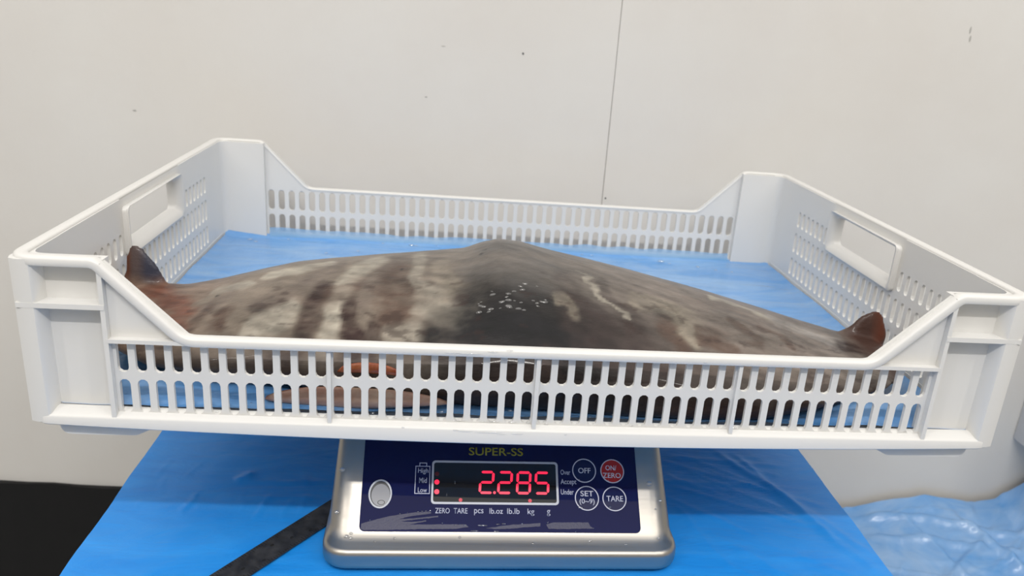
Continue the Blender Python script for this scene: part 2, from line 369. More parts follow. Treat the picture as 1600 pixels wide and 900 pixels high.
# rim: one moulded flange swept around the crate
def top_path():
    prof = fillet([(-300, HZ), (-251.5, HZ), (-206.5, 57.8), (206.5, 57.8), (251.5, HZ), (300, HZ)], [0, 11, 15, 15, 11, 0], 6)
    fr = [Vector((p[0], 0, p[1])) for p in prof[1:-1]]; bk = [Vector((p[0], D, p[1])) for p in prof[1:-1]][::-1]
    cs = []
    def corner(cx, cy, a0):
        return [Vector((cx+14*math.cos(math.radians(a0+18*k)), cy+14*math.sin(math.radians(a0+18*k)), HZ)) for k in range(6)]
    mid = [Vector((0, 0, 0))]
    xs = np.linspace(-190, 190, 13)
    half = len(fr)//2
    fr = fr[:half]+[Vector((x, 0, 57.8)) for x in xs]+fr[half:]
    bk = bk[:half]+[Vector((-x, D, 57.8)) for x in xs]+bk[half:]
    return fr+corner(286, 14, -90)+corner(286, D-14, 0)+bk+corner(-286, D-14, 90)+corner(-286, 14, 180)
path = top_path(); N = len(path)
XS = [(0.3, -5.4), (0, -4.9), (0, -1.6), (0.6, -0.5), (1.8, 0), (6.4, 0), (7.4, -.5), (7.8, -1.4), (7.6, -2.4), (3.0, -2.4), (2.6, -2.8), (2.6, -5.0), (2.2, -5.4)]
rings = []
for i, p in enumerate(path):
    t = (path[(i+1) % N]-path[i-1]).normalized()
    th = Vector((t.x, t.y, 0)); 
    if th.length < 1e-6: th = Vector((1, 0, 0))
    th.normalize(); inn = Vector((-th.y, th.x, 0)); upn = t.cross(inn)*-1
    if upn.z < 0: upn = -upn
    # mitre on the slope bends
    rings.append([p+inn*o+upn*n for o, n in XS])
b = bmesh.new(); sweep(b, rings, True); link('rim', b, PLAST, crate, smooth=45, warp=warp)
# bottom flange, a little bowed on the long sides
def plan_path():
    o = []
    for cx, cy, a0 in ((-288, 12, 180), (288, 12, -90), (288, D-12, 0), (-288, D-12, 90)):
        for k in range(7): a = math.radians(a0+15*k); o.append(Vector((cx+12*math.cos(a), cy+12*math.sin(a), 0)))
        if cx < 0 and cy < 100:
            for x in np.linspace(-270, 270, 31): o.append(Vector((x, 0, 0)))
        if cx > 0 and cy > 100:
            for x in np.linspace(270, -270, 31): o.append(Vector((x, D, 0)))
    return o
path = plan_path(); N = len(path); rings = []
for i, p in enumerate(path):
    t = (path[(i+1) % N]-path[i-1]).normalized(); inn = Vector((-t.y, t.x, 0)); bow = -6.2*max(0, 1-(p.x/300)**2) if p.y < 1 else 0
    rings.append([p+inn*o+Vector((0, 0, z+(bow if z < 3 else bow*.3))) for o, z in ((.8, -.2), (0, .6), (0, 4.6), (.7, 5.8), (6.5, 8.6), (9, 8.8), (9, -.2))])
b = bmesh.new(); sweep(b, rings, True); link('bottom_flange', b, PLAST, crate, smooth=40, warp=warp)
b = bmesh.new(); box(b, -292, 292, 8, D-8, 0.2, 2.6); link('floor_plate', b, PLAST, crate, warp=warp)
for x0, x1 in ((-286, -221), (213, 287)):
    for y0, y1 in ((7, 32), (D-32, D-7)):
        b = bmesh.new(); pf = fillet([(x0, .1), (x0+2, -10.5), (x1-20, -10.5), (x1, .1)] if x0 < 0 else [(x0, .1), (x0+20, -10.5), (x1-2, -10.5), (x1, .1)], 7, 4)
        prism(b, [tuple(p) for p in pf], lambda p: (p[0], y0, p[1]), lambda p: (p[0], y1, p[1])); link('foot', b, PLAST, crate, warp=warp)

# ------------------------------------------------------------------ wet blue sheet lining the crate
b = bmesh.new(); g = []; NA, NB = 150, 130
for j in range(NB+1):
    row = []
    for i in range(NA+1):
        u = -1+2*i/NA; v = j/NB; x = 290*u
        y = 9.4+381.6*v
        z = 4.4+0.9*noise.noise((x*.015, y*.03, 0))+0.7*abs(noise.noise((x*.03, y*.09, 3)))
        ef = max(0, 1-v/.035); eb = max(0, (v-.975)/.025); es = max(0, (abs(u)-.975)/.025)
        k = min(1, max(0, (-245-x)/40))
        z += (4.5+1.5*noise.noise((x*.03, 2, 2)))*ef**1.6+(2.2+8*k+noise.noise((x*.012, 1, 1)))*eb**1.5+1.8*es
        A = max(0, min(13.5, float(np.interp(x, (-290, -262, -240, -200, -150, -100, 30, 165, 190, 215, 250, 283), (12, 13.5, 13, 10.5, 6, 2, 0, 0, 4, 13, 13.5, 9)))))
        q0 = min(1, max(0, (y-10)/(17+8*noise.noise((x*.02, 9, 1))))); q1 = min(1, max(0, (y-36)/26))
        z += A*(q0*q0*(3-2*q0))*(1-q1*q1*(3-2*q1))*(1+.12*noise.noise((x*.05, y*.1, 7)))
        row.append(b.verts.new((x, y, z)))
    g.append(row)
for j in range(NB):
    for i in range(NA): b.faces.new((g[j][i], g[j][i+1], g[j+1][i+1], g[j+1][i]))
liner = tag(link('crate_liner', b, LINER, loc=(0, 200, 4), smooth=True, warp=warp), 'wet blue plastic sheet lining the floor of the white crate', 'sheet')
b = bmesh.new(); fr = []; bk = []
for i in range(121):
    x = -246+492*i/120; h = 9.5+2.2*noise.noise((x*.015, 4, 2))+1.5*noise.noise((x*.05, 1, 2)); yy = 389.8-.5*noise.noise((x*.04, 0, 6))
    fr.append([b.verts.new((x, yy-2.5+2.5*min(1, q*1.4), 4.5+h*q)) for q in (0, .25, .5, .75, 1)])
for i in range(120):
    for k in range(4): b.faces.new((fr[i][k], fr[i+1][k], fr[i+1][k+1], fr[i][k+1]))
tag(link('turned_up_edge', b, LEDGE, liner, smooth=True, warp=warp), 'pale thin edge standing up against the back of the crate')
# ------------------------------------------------------------------ fish
def interp(x,xs,ys):
    # smooth monotone-ish interpolation
    return np.interp(x,xs,ys)
FX=[-290,-280,-265,-240,-200,-150,-100,-50,0,50,100,150,190,220,240,260,275,283]
YF=[ 100,  70,  46,  28,  24,  23,  22, 20,17,14.5, 13.5, 14.5, 19, 26, 34, 52, 78, 100]
YB=[ 140, 165, 180, 195, 220, 245, 265,285,300,290,270,245,220,200,185,165,145,130]
YR=[ 118, 118, 118, 120, 124, 128, 132,134,135,134,132,128,124,120,118,115,114,114]
ZB=[  30,  26,  24,  23,  19,  14,   9,  6, 5, 4,  3,  4, 12, 20, 23, 21, 18, 18]
RX=[-290,-275,-250,-224,-197,-173,-141,-104,-67,-45,-30,-18,0,14,28,48,67,112,148,190,222,249,262,275,283]
def section(x,zr,n=26):
    yf,yb,yr,zb=[np.interp(x,FX,t) for t in (YF,YB,YR,ZB)]
    zn=zb+0.30*(zr-zb)
    pts=[]
    for i in range(n+1):            # front nose -> ridge
        t=(i/n)**1.6; g=(1-(1-t)**2)**0.62
        pts.append((yf+(yr-yf)*t, zn+(zr-zn)*g))
    for i in range(1,n+1):          # ridge -> back edge
        t=i/n; pts.append((yr+(yb-yr)*t, zb*0+6+(zr-6)*(1-t**2.0)**0.9))
    m=n//2
    for i in range(1,m):            # underside, back -> front
        t=i/m; y=yb+(yf+10-yb)*t
        k=np.clip((95-y)/(95-yf-10),0,1); pts.append((y,4.5+(zb-4.5)*k*k*(3-2*k)))
    for i in range(0,6):            # nose underside
        a=i/6*np.pi/2
        pts.append((yf+10-10*np.sin(a), zb+(zn-zb)*(1-np.cos(a))))
    return np.array(pts)
ZR=[42.4, 44.8, 42.7, 46.7, 54.0, 59.4, 62.4, 65.7, 68.8, 71.1, 77.5, 80.5, 78.3, 74.8, 71.7, 67.8, 64.3, 55.6, 48.5, 39.8, 32.7, 27.8, 27.5, 25.9, 22.8]
STROKES=[('mid', 24, 0.7, [(-96, 137), (-111, 88)]),
 ('brown', 26, 0.8, [(-96, 100), (-83, 73), (-88, 58)]),
 ('mid', 16, 0.7, [(-137, 138), (-150, 103), (-166, 76), (-181, 70)]),
 ('mid', 14, 0.6, [(-202, 112), (-215, 79)]),
 ('light', 16, 0.9, [(-109, 141), (-122, 117), (-130, 77), (-130, 42)]),
 ('light', 10, 0.8, [(-181, 125), (-163, 127), (-143, 142)]),
 ('light', 12, 0.8, [(-184, 42), (-171, 53), (-158, 66)]),
 ('light', 9, 0.6, [(-168, 42), (-158, 53)]),
 ('light', 9, 0.6, [(-215, 111), (-192, 113)]),
 ('dark', 17, 1.0, [(-140, 87), (-145, 67), (-145, 54), (-148, 42)]),
 ('dark', 13, 1.0, [(-119, 67), (-117, 54), (-111, 39)]),
 ('dark', 11, 0.8, [(-101, 50), (-101, 39)]),
 ('brown', 12, 0.7, [(-135, 82), (-119, 93)]),
 ('light', 12, 0.55, [(-80, 149), (-80, 100), (-72, 78), (-57, 62), (-39, 53)]),
 ('tan', 16, 0.6, [(-62, 120), (-57, 89)]),
 ('light', 13, 0.6, [(-91, 42), (-75, 49)]),
 ('black', 26, 0.95, [(-59, 41), (-33, 40), (-15, 36)]),
 ('black', 42, 0.9, [(-31, 57), (-5, 51), (11, 51)]),
 ('black', 34, 0.85, [(-23, 36), (11, 34), (39, 41)]),
 ('slate', 26, 0.6, [(-39, 107), (-13, 89), (16, 107)]),
 ('slate', 18, 0.7, [(-28, 147), (-10, 147)]),
 ('darkb', 26, 0.8, [(29, 55), (50, 45), (71, 44)]),
 ('darkb', 18, 0.7, [(24, 94), (34, 76), (47, 59)]),
 ('tan', 7, 0.45, [(19, 76), (26, 76), (29, 60)]),
 ('light', 4, 0.75, [(37, 120), (47, 99), (58, 81), (68, 69)]),
 ('darkb', 8, 0.6, [(52, 106), (63, 86), (71, 74)]),
 ('tan', 14, 0.6, [(78, 92), (99, 91), (115, 79)]),
 ('tan', 12, 0.8, [(97, 79), (102, 68), (110, 57)]),
 ('brown', 12, 0.8, [(91, 63), (102, 48)]),
 ('light', 6, 0.8, [(146, 137), (164, 131), (185, 118)]),
 ('mid', 12, 0.6, [(125, 116), (154, 114), (169, 100)]),
 ('brown', 9, 0.8, [(115, 62), (141, 57)]),
 ('brown', 7, 0.7, [(146, 89), (161, 67)]),
 ('brown', 6, 0.7, [(169, 89), (187, 72)]),
 ('lgrey', 12, 0.7, [(190, 118), (213, 109), (234, 93)]),
 ('dark', 12, 0.9, [(234, 89), (247, 91)]),
 ('red', 18, 0.8, [(-257, 109), (-233, 79)]),
 ('red', 14, 0.7, [(-267, 120), (-246, 90), (-226, 62)]),
 ('brown', 10, 0.7, [(-207, 53), (-202, 66)]),
 ('brown', 7, 0.7, [(-220, 54), (-215, 79)]),
 ('tan', 7, 0.6, [(-228, 84), (-213, 105)]),
 ('brown', 6, 0.8, [(-202, 46), (-207, 66)])]
bm = bmesh.new(); rings = []
XX = np.linspace(-289, 282, 150)
for x in XX:
    e = min((x+289)/12, (282-x)/12, 1); e = math.sqrt(max(0.02, e*(2-e)))
    s = section(x, float(np.interp(x, RX, ZR)), 22); c = s.mean(axis=0)
    c = np.array([c[0], 22.0]); s = c+(s-c)*e; s[:, 1] = np.maximum(s[:, 1], 4.6)
    rings.append([(x, p[0], p[1]+0.5*noise.noise((x*.03, p[0]*.05, 0))) for p in s])
sweep(bm, rings, False); bmesh.ops.recalc_face_normals(bm, faces=bm.faces)
def lobe(bm, outline, y0, th, bend):
    """upright fin: outline in x,z; thick in y, thinner to the tip"""
    n = len(outline); cx = sum(p[0] for p in outline)/n; cz = sum(p[1] for p in outline)/n
    zmin = min(p[1] for p in outline); zmax = max(p[1] for p in outline)
    F_, B_ = [], []
    for k in (1.0, .8, .5, .2):
        rf, rb = [], []
        for x, z in outline:
            X = cx+(x-cx)*k; Z = cz+(z-cz)*k; h = (Z-zmin)/(zmax-zmin); w_ = th*(1.15-.75*h)*math.sqrt(max(0.04, 1-k**3))
            yy = y0+bend*h*h; rf.append(bm.verts.new((X, yy-w_, Z))); rb.append(bm.verts.new((X, yy+w_, Z)))
        F_.append(rf); B_.append(rb)
    for R_, fl in ((F_, 0), (B_, 1)):
        for a, c in zip(R_[:-1], R_[1:]):
            for i in range(n):
                q = (a[i], a[(i+1) % n], c[(i+1) % n], c[i]); bm.faces.new(q if not fl else q[::-1])
        bm.faces.new(R_[-1] if not fl else R_[-1][::-1])
    for i in range(n): q = (F_[0][i], B_[0][i], B_[0][(i+1) % n], F_[0][(i+1) % n]); bm.faces.new(q)
LF = [tuple(p) for p in fillet([(-290.5, 24), (-291, 46), (-288.5, 52), (-287.5, 64), (-283, 72.5), (-275.5, 69), (-266, 57), (-258.5, 41), (-252, 24)], [2, 3, 4, 5, 4, 6, 8, 6, 3], 4, True)]
RF = [tuple(p) for p in fillet([(236, 18), (244, 26.5), (256, 33), (264, 42.5), (276, 48.5), (282, 41), (287, 27), (284, 14), (262, 8)], [3, 6, 8, 7, 5, 4, 4, 3, 3], 4, True)]
lobe(bm, LF, 128, 5.0, 3); lobe(bm, RF, 126, 6.0, 2)
bmesh.ops.recalc_face_normals(bm, faces=bm.faces)
me = bpy.data.meshes.new('tmp'); bm.to_mesh(me); bm.free(); tmp = bpy.data.objects.new('tmp', me); C.objects.link(tmp)
rm = tmp.modifiers.new('r', 'REMESH'); rm.mode = 'VOXEL'; rm.voxel_size = 1.9; rm.use_smooth_shade = True
sm = tmp.modifiers.new('s', 'SMOOTH'); sm.factor = 0.5; sm.iterations = 3
dg = bpy.context.evaluated_depsgraph_get(); fm = bpy.data.meshes.new_from_object(tmp.evaluated_get(dg))
bpy.data.objects.remove(tmp); bpy.data.meshes.remove(me)
nv = len(fm.vertices); co = np.empty(nv*3); fm.vertices.foreach_get('co', co); co = co.reshape(-1, 3)
PAL = dict(light=(.345, .315, .26), tan=(.235, .205, .16), lgrey=(.30, .275, .25), mid=(.115, .090, .076), brown=(.075, .044, .032), darkb=(.036, .026, .024), dark=(.028, .014, .012), black=(.009, .0085, .0095), slate=(.080, .075, .072), red=(.135, .050, .030))
def vn(p, s, o=0): return noise.noise((p[0]*s[0]+o, p[1]*s[1]+o*.7, p[2]*s[2]-o*.3))
n1 = np.array([noise.fractal((p[0]*.018, p[1]*.03, p[2]*.03), .8, 2.1, 4) for p in co])
n2 = np.array([noise.fractal((p[0]*.05+9, p[1]*.09, p[2]*.05), .7, 2.1, 4) for p in co])
n3 = np.array([noise.noise((p[0]*.03-p[1]*.03, p[1]*.12+p[0]*.05, 5+p[2]*.03)) for p in co])
X, Y, Z = co[:, 0], co[:, 1], co[:, 2]
def mixc(a, b_, t): return a+(np.array(b_)-a)*np.clip(t, 0, 1)[:, None]
col = np.tile(np.array((.165, .134, .106)), (nv, 1))
col = mixc(col, (.15, .124, .106), (X-20)/60); col = mixc(col, (.20, .13, .095), (-200-X)/70)
col = mixc(col, PAL['slate'], np.exp(-((X-2)/70)**2)*.65)
front = np.clip((92-Y)/42, 0, 1)
col = mixc(col, PAL['black'], np.exp(-((X-6)/62)**4)*front*.97)
col = mixc(col, PAL['darkb'], np.clip((X-30)/40, 0, 1)*np.clip((150-X)/60, 0, 1)*front*.55)
WX = X+4.5*n1+1.2*n2; WY = Y+9*n1+3*n2
for nm, rr, stt, pp in STROKES:
    R0 = rr*.42; d2 = np.full(nv, 1e9)
    for (x0, y0), (x1, y1) in zip(pp[:-1], pp[1:]):
        dx, dy = (x1-x0), (y1-y0)*.45; L2 = dx*dx+dy*dy+1e-9
        px_, py_ = WX-x0, (WY-y0)*.45; t = np.clip((px_*dx+py_*dy)/L2, 0, 1)
        d2 = np.minimum(d2, (px_-t*dx)**2+(py_-t*dy)**2)
    d = np.sqrt(d2)/R0; col = mixc(col, PAL[nm], stt*np.clip((1.35-d)/.7, 0, 1)*np.clip(.85+.5*n2, .3, 1))
n5 = np.array([noise.noise((p[0]*.35+p[1]*.22, p[1]*.5-p[0]*.12, p[2]*.3)) for p in co])
n4 = np.array([noise.noise((p[0]*.11+p[1]*.05, p[1]*.16-p[0]*.02, 2)) for p in co])
col = col*(1+.28*n1+.42*n3+.24*n4+.16*n5)[:, None]
col = mixc(col, PAL['dark'], np.clip((n2-.38)*2.2, 0, .55)*np.clip((130-Y)/50, 0.15, 1))
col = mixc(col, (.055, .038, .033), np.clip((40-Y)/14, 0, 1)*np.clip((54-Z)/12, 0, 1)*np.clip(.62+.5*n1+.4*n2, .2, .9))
fl = np.clip((Z-44)/8, 0, 1)*(X < -255); fr_ = np.clip((X-243)/14, 0, 1)
col = mixc(col, (.075, .055, .055), fl*.9); col = mixc(col, (.030, .036, .060), fl*np.clip((X+279)/6, 0, 1)*.85)
col = mixc(col, (.11, .032, .012), fl*np.clip((-283-X)/3, 0, 1)); col = mixc(col, (.050, .022, .016), fr_*.92); col = mixc(col, (.12, .030, .012), fr_*np.clip((X-270)/10, 0, 1)*.8)
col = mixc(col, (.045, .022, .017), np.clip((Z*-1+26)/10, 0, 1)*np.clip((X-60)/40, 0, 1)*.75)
for (x, y, rr) in ((-33, 132, 2.2), (-30, 140, 2.0), (-90, 118, 1.6), (-215, 96, 1.8)): col = mixc(col, (.01, .01, .01), (1-np.hypot(X-x, (Y-y)*.6)/rr)*1.5)
col = np.clip(col, .008, .8)
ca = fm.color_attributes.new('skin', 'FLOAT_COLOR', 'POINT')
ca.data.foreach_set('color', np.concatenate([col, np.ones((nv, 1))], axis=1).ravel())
loc = Vector((0, 130, 5)); 
co2 = np.array([warp(p) for p in co]); fm.vertices.foreach_set('co', ((co2-np.array(loc))*MM).ravel())
for p in fm.polygons: p.use_smooth = True
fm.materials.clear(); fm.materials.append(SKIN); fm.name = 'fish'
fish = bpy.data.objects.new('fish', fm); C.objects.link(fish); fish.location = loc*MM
from mathutils.bvhtree import BVHTree
bvh = BVHTree.FromPolygons([Vector(p) for p in co], [tuple(p.vertices) for p in fm.polygons])
b = bmesh.new(); rs = random.Random(9)
for k in range(34):
    x = rs.uniform(-36, -2) if k < 22 else rs.uniform(-8, 12); yy = rs.uniform(54, 72) if k < 22 else rs.uniform(60, 82)
    h_, nrm, _i, _d = bvh.ray_cast(Vector((x, yy, 200)), Vector((0, 0, -1)))
    if h_ is None: continue
    ax = nrm.cross(Vector((rs.uniform(-.5, .5), 1, .2))).normalized(); ay = nrm.cross(ax)
    rr = rs.uniform(.6, 1.9); rs_ = []
    for i in range(3):
        a = i/3*math.pi/2; rs_.append([b.verts.new(h_+ax*(rr*1.3*math.cos(a)*math.cos(q*math.pi/4))+ay*(rr*.7*math.cos(a)*math.sin(q*math.pi/4))+nrm*(.1+rr*.45*math.sin(a))) for q in range(8)])
    tp = b.verts.new(h_+nrm*(.1+rr*.45))
    for p, q in zip(rs_[:-1], rs_[1:]):
        for i in range(8): b.faces.new((p[i], p[(i+1) % 8], q[(i+1) % 8], q[i]))
    for i in range(8): b.faces.new((rs_[-1][i], rs_[-1][(i+1) % 8], tp))
o_ = link('wet_beads', b, WATER, fish, smooth=True, warp=warp); o_['kind'] = 'stuff'
tag(fish, 'large wet fish with mottled brown and grey skin lying across the white crate', 'fish')
# pale pinkish flap and a raw orange fold showing through the front slots
b = bmesh.new(); rings = []
for i in range(25):
    t = i/24; x = -166+112*t; h = math.sin(math.pi*t)**.6
    zc = 11.5+2.2*math.sin(math.pi*t)+0.6*math.sin(t*9); hh = .6+8.2*h*(1-.25*t); 
    rings.append([(x, 19.0+(1.6+2.2*h)*math.cos(a), zc+hh*math.sin(a)*.95+.3*math.sin(a*3)) for a in [k*math.pi/6 for k in range(12)]])
sweep(b, rings, False); tag(link('belly_flap', b, PINK, fish, smooth=True, warp=warp), 'pale pinkish flap low on the front edge')
b = bmesh.new(); rings = []
for i in range(17):
    t = i/16; x = -122+40*t; h = math.sin(math.pi*t)**.5; zc = 31+4.0*h-1.5*t
    rings.append([(x, 18.6+2.2*h*math.cos(a), zc+(.4+3.2*h)*math.sin(a)) for a in [k*math.pi/5 for k in range(10)]])
sweep(b, rings, False); tag(link('flesh_fold', b, ORANGE, fish, smooth=True, warp=warp), 'raw orange fold above the pink flap')

# ------------------------------------------------------------------ scale
scale = empty('weighing_scale', (-12, 140, ZT), 'stainless steel weighing scale with red digits on a navy panel', 'scale')
TH = math.radians(1.0); AN = math.radians(46)
PN = Vector((math.sin(TH)*math.cos(AN), -math.cos(TH)*math.cos(AN), math.sin(AN)))
PX = Vector((math.cos(TH), math.sin(TH), 0)); PY = PN.cross(PX); PO = Vector((-11.5, 17, -99.0))
def pp(u, v, h=0.0): return PO+PX*u+PY*v+PN*h
# housing: side profile (front lip, sloped face, flat top, back) between rounded flanks, swept as shrinking outlines
def yawed(x, y, z):
    return Vector((-11.5+(x)*math.cos(TH)-(y-17)*math.sin(TH), 17+(x)*math.sin(TH)+(y-17)*math.cos(TH), z))
b = bmesh.new(); rings = []
ca_, sa_ = math.cos(AN), math.sin(AN)
vtop = 86.0; ytop = 17+vtop*sa_; ztop = -99+vtop*ca_
levels = []          # (half width, front y, back y, z, corner radius)
levels += [(121.2, 14.5, 268, ZT+2.8, 16), (122.2, 13.2, 269, ZT+4, 17), (122.6, 12.6, 269.5, ZT+7, 17), (122.4, 12.6, 269, -99.5, 17), (121.6, 13.4, 268, -97.2, 17), (120.6, 15.4, 267, -95.6, 17)]
for v in (6, 14, 30, 46, 62, 76, 84): levels.append((120.4-.045*v, 17+v*sa_, 266-.05*v, -99+v*ca_, max(8, 17-.06*v)))
levels += [(116.0, 17+88*sa_+1.5, 261, -99+88*ca_-.6, 12), (113, 17+88*sa_+4, 258, -99+88*ca_+.4, 10)]
for hw, yf_, yb_, z, r in levels:
    rings.append([tuple(yawed(p[0], p[1], z)) for p in rrect(-hw, hw, yf_, yb_, r, 6)])
sweep(b, rings, False); link('housing', b, STEEL, scale, smooth=55)
b = bmesh.new(); prism(b, rrect(-105, 112-20, 95, 250, 12, 4), lambda p: tuple(yawed(p[0], p[1], -34)), lambda p: tuple(yawed(p[0], p[1], -9))); link('load_neck', b, STEEL, scale)
b = bmesh.new(); prism(b, rrect(-112, 112, 72, 262, 14, 5), lambda p: tuple(yawed(p[0], p[1], -9)), lambda p: tuple(yawed(p[0], p[1], -0.1))); link('platter', b, STEEL, scale, smooth=40)
for x in (-100, 100):
    for y in (35, 250):
        b = bmesh.new(); prism(b, [(x+9*math.cos(k*math.pi/8), y+9*math.sin(k*math.pi/8)) for k in range(16)], lambda p: tuple(yawed(p[0], p[1], ZT+.5)), lambda p: tuple(yawed(p[0], p[1], ZT+3.2))); link('foot', b, RUBBER, scale)
def plate(name, poly, h0, h1, m, parent, smooth=False):
    b = bmesh.new(); prism(b, poly, lambda p: pp(p[0], p[1], h0), lambda p: pp(p[0], p[1], h1)); return link(name, b, m, parent, smooth=smooth)
def ringplate(name, outer, inner, h0, h1, m, parent):
    b = bmesh.new(); n = len(outer)
    sweep(b, [[pp(*p, h0) for p in outer], [pp(*p, h1) for p in outer], [pp(*p, h1) for p in inner], [pp(*p, h0) for p in inner]], True)
    return link(name, b, m, parent)
def lettering(text, u0, u1, v0, v1, m, parent, h=0.62, bold=0.0, slant=0, label=None):
    cu = bpy.data.curves.new('t', 'FONT'); cu.body = text; cu.size = 10; cu.extrude = 0.0; cu.offset = bold; cu.resolution_u = 4; cu.fill_mode = 'FRONT'; cu.align_x = 'CENTER'; cu.space_line = .85
    o = bpy.data.objects.new('t', cu); C.objects.link(o); dg = bpy.context.evaluated_depsgraph_get()
    me = bpy.data.meshes.new_from_object(o.evaluated_get(dg)); bpy.data.objects.remove(o); bpy.data.curves.remove(cu)
    bm = bmesh.new(); bm.from_mesh(me); bpy.data.meshes.remove(me)
    xs = [v.co.x for v in bm.verts]; ys = [v.co.y for v in bm.verts]; x0, x1, y0, y1 = min(xs), max(xs), min(ys), max(ys)
    r = bmesh.ops.extrude_face_region(bm, geom=bm.faces[:]); 
    for v in [g_ for g_ in r['geom'] if isinstance(g_, bmesh.types.BMVert)]: v.co.z -= 1
    for v in bm.verts:
        a = (v.co.x-x0)/(x1-x0); c = (v.co.y-y0)/(y1-y0); v.co = pp(u0+a*(u1-u0), v0+c*(v1-v0), h if v.co.z > -.5 else h-.15)
    ob = link('lettering', bm, m, parent)
    return ob
panel = plate('control_panel', rrect(-98, 96, 13.4, 86, 3.5, 4), 0.05, 0.5, NAVY, scale)
panel['label'] = 'glossy navy overlay with printed lettering'
lettering('SUPER-SS', -24.6, 14.2, 66.4, 72.2, YELLOW, panel, bold=.12)
for t, a, c, d, e in (('ZERO', -47.2, -37.2, 25.7, 29.4), ('TARE', -34.5, -24.9, 25.7, 29.4), ('pcs', -20.4, -13.9, 24.6, 28.8), ('lb.oz', -9.8, -0.4, 25.7, 29.6), ('lb.lb', 2.5, 11.2, 25.7, 29.6), ('kg', 16.7, 21.5, 24.5, 29.5), ('g', 30.2, 32.7, 24.5, 28.7),
                      ('High', -60.0, -52.8, 52.4, 56.8), ('Mid', -59.0, -53.6, 46.4, 50.1), ('Low', -59.6, -53.3, 39.8, 43.2), ('Over', 40.9, 47.9, 53.4, 57.0), ('Accept', 40.7, 52.0, 45.6, 50.5), ('Under', 40.6, 49.8, 39.4, 43.2)):
    lettering(t, a, c, d, e, WHITEINK, panel, bold=.1)
ringplate('battery_outline', [(-61.9, 38.8), (-51.3, 38.8), (-51.6, 58.3), (-61.9, 58.3)], [(-61.4, 39.3), (-51.8, 39.3), (-52.1, 57.8), (-61.4, 57.8)], .5, .62, WHITEINK, panel)
ringplate('battery_outline', [(-59.2, 58.2), (-53.9, 58.2), (-53.9, 60.6), (-59.2, 60.6)], [(-58.7, 58.3), (-54.4, 58.3), (-54.4, 60.1), (-58.7, 60.1)], .5, .62, WHITEINK, panel)
# display
disp = plate('display_window', rrect(-49.2, 37.8, 33.2, 61.2, 1.6, 4), 0.4, 0.62, GLASSD, scale)
ringplate('bezel', rrect(-50.3, 38.9, 31.9, 62.2, 2.4, 4), rrect(-48.9, 37.4, 33.4, 60.8, 1.4, 4), .45, 1.1, RIM, disp)
SEG = {'2': 'abged', '8': 'abcdefg', '5': 'afgcd'}
def digit(ch, u, v, wd, ht):
    t = 1.75; b = bmesh.new(); hh = ht/2; g_ = .35
    def sl(p): return (p[0]+0.06*(p[1]-v), p[1])
    H = lambda y: [(u+t*.5+g_, y), (u+t+g_, y+t/2), (u+wd-t-g_, y+t/2), (u+wd-t*.5-g_, y), (u+wd-t-g_, y-t/2), (u+t+g_, y-t/2)]
    V = lambda x, y0, y1: [(x, y0+g_), (x+t/2, y0+t/2+g_), (x+t/2, y1-t/2-g_), (x, y1-g_), (x-t/2, y1-t/2-g_), (x-t/2, y0+t/2+g_)]
    S = dict(a=H(v+ht-t/2), g=H(v+hh), d=H(v+t/2), f=V(u+t/2, v+hh, v+ht-t/2), b=V(u+wd-t/2, v+hh, v+ht-t/2), e=V(u+t/2, v+t/2, v+hh), c=V(u+wd-t/2, v+t/2, v+hh))
    for k in SEG[ch]: prism(b, [sl(p) for p in S[k]], lambda p: pp(*p, .60), lambda p: pp(*p, .72))
    link('lit_digit', b, LED, disp)
for ch, u in (('2', -17.6), ('2', -4.6), ('8', 8.6), ('5', 21.6)): digit(ch, u, 39.2, 10.6, 16.2)
def disc(u, v, r, n=14, ry=None): return [(u+r*math.cos(2*math.pi*k/n), v+(ry or r)*math.sin(2*math.pi*k/n)) for k in range(n)]
plate('decimal_point', disc(-6.3, 40.2, 1.0), .6, .72, LED, disp)
for u, v, m in ((-46.6, 47.1, LED), (-46.5, 40.4, LED), (-29.9, 34.9, LEDDIM), (18.6, 34.9, LEDDIM)): plate('indicator_light', disc(u, v, 1.75 if m is LED else 1.3), .6, .72, m, disp)
plate('indicator_light', disc(-46.7, 52.8, 1.6), .6, .66, mat('unlit_red_led', (.10, .004, .008), .4), disp)
# bubble level
bub = ringplate('bubble_level', disc(-85.2, 38.5, 8.0, 28, 9.9), disc(-85.2, 38.5, 6.9, 28, 8.8), .5, .95, RIM, scale)
bub['label'] = 'oval spirit level with a pale rim'
plate('level_well', disc(-85.2, 38.5, 7.0, 28, 8.9), .45, .56, DARKD, bub); plate('level_glass', disc(-84.9, 37.7, 6.3, 28, 7.6), .5, .66, GREYD, bub)
ringplate('bubble', disc(-84.2, 32.6, 2.6, 18, 1.7), disc(-84.2, 32.6, 2.1, 18, 1.3), .62, .78, DARKD, bub)
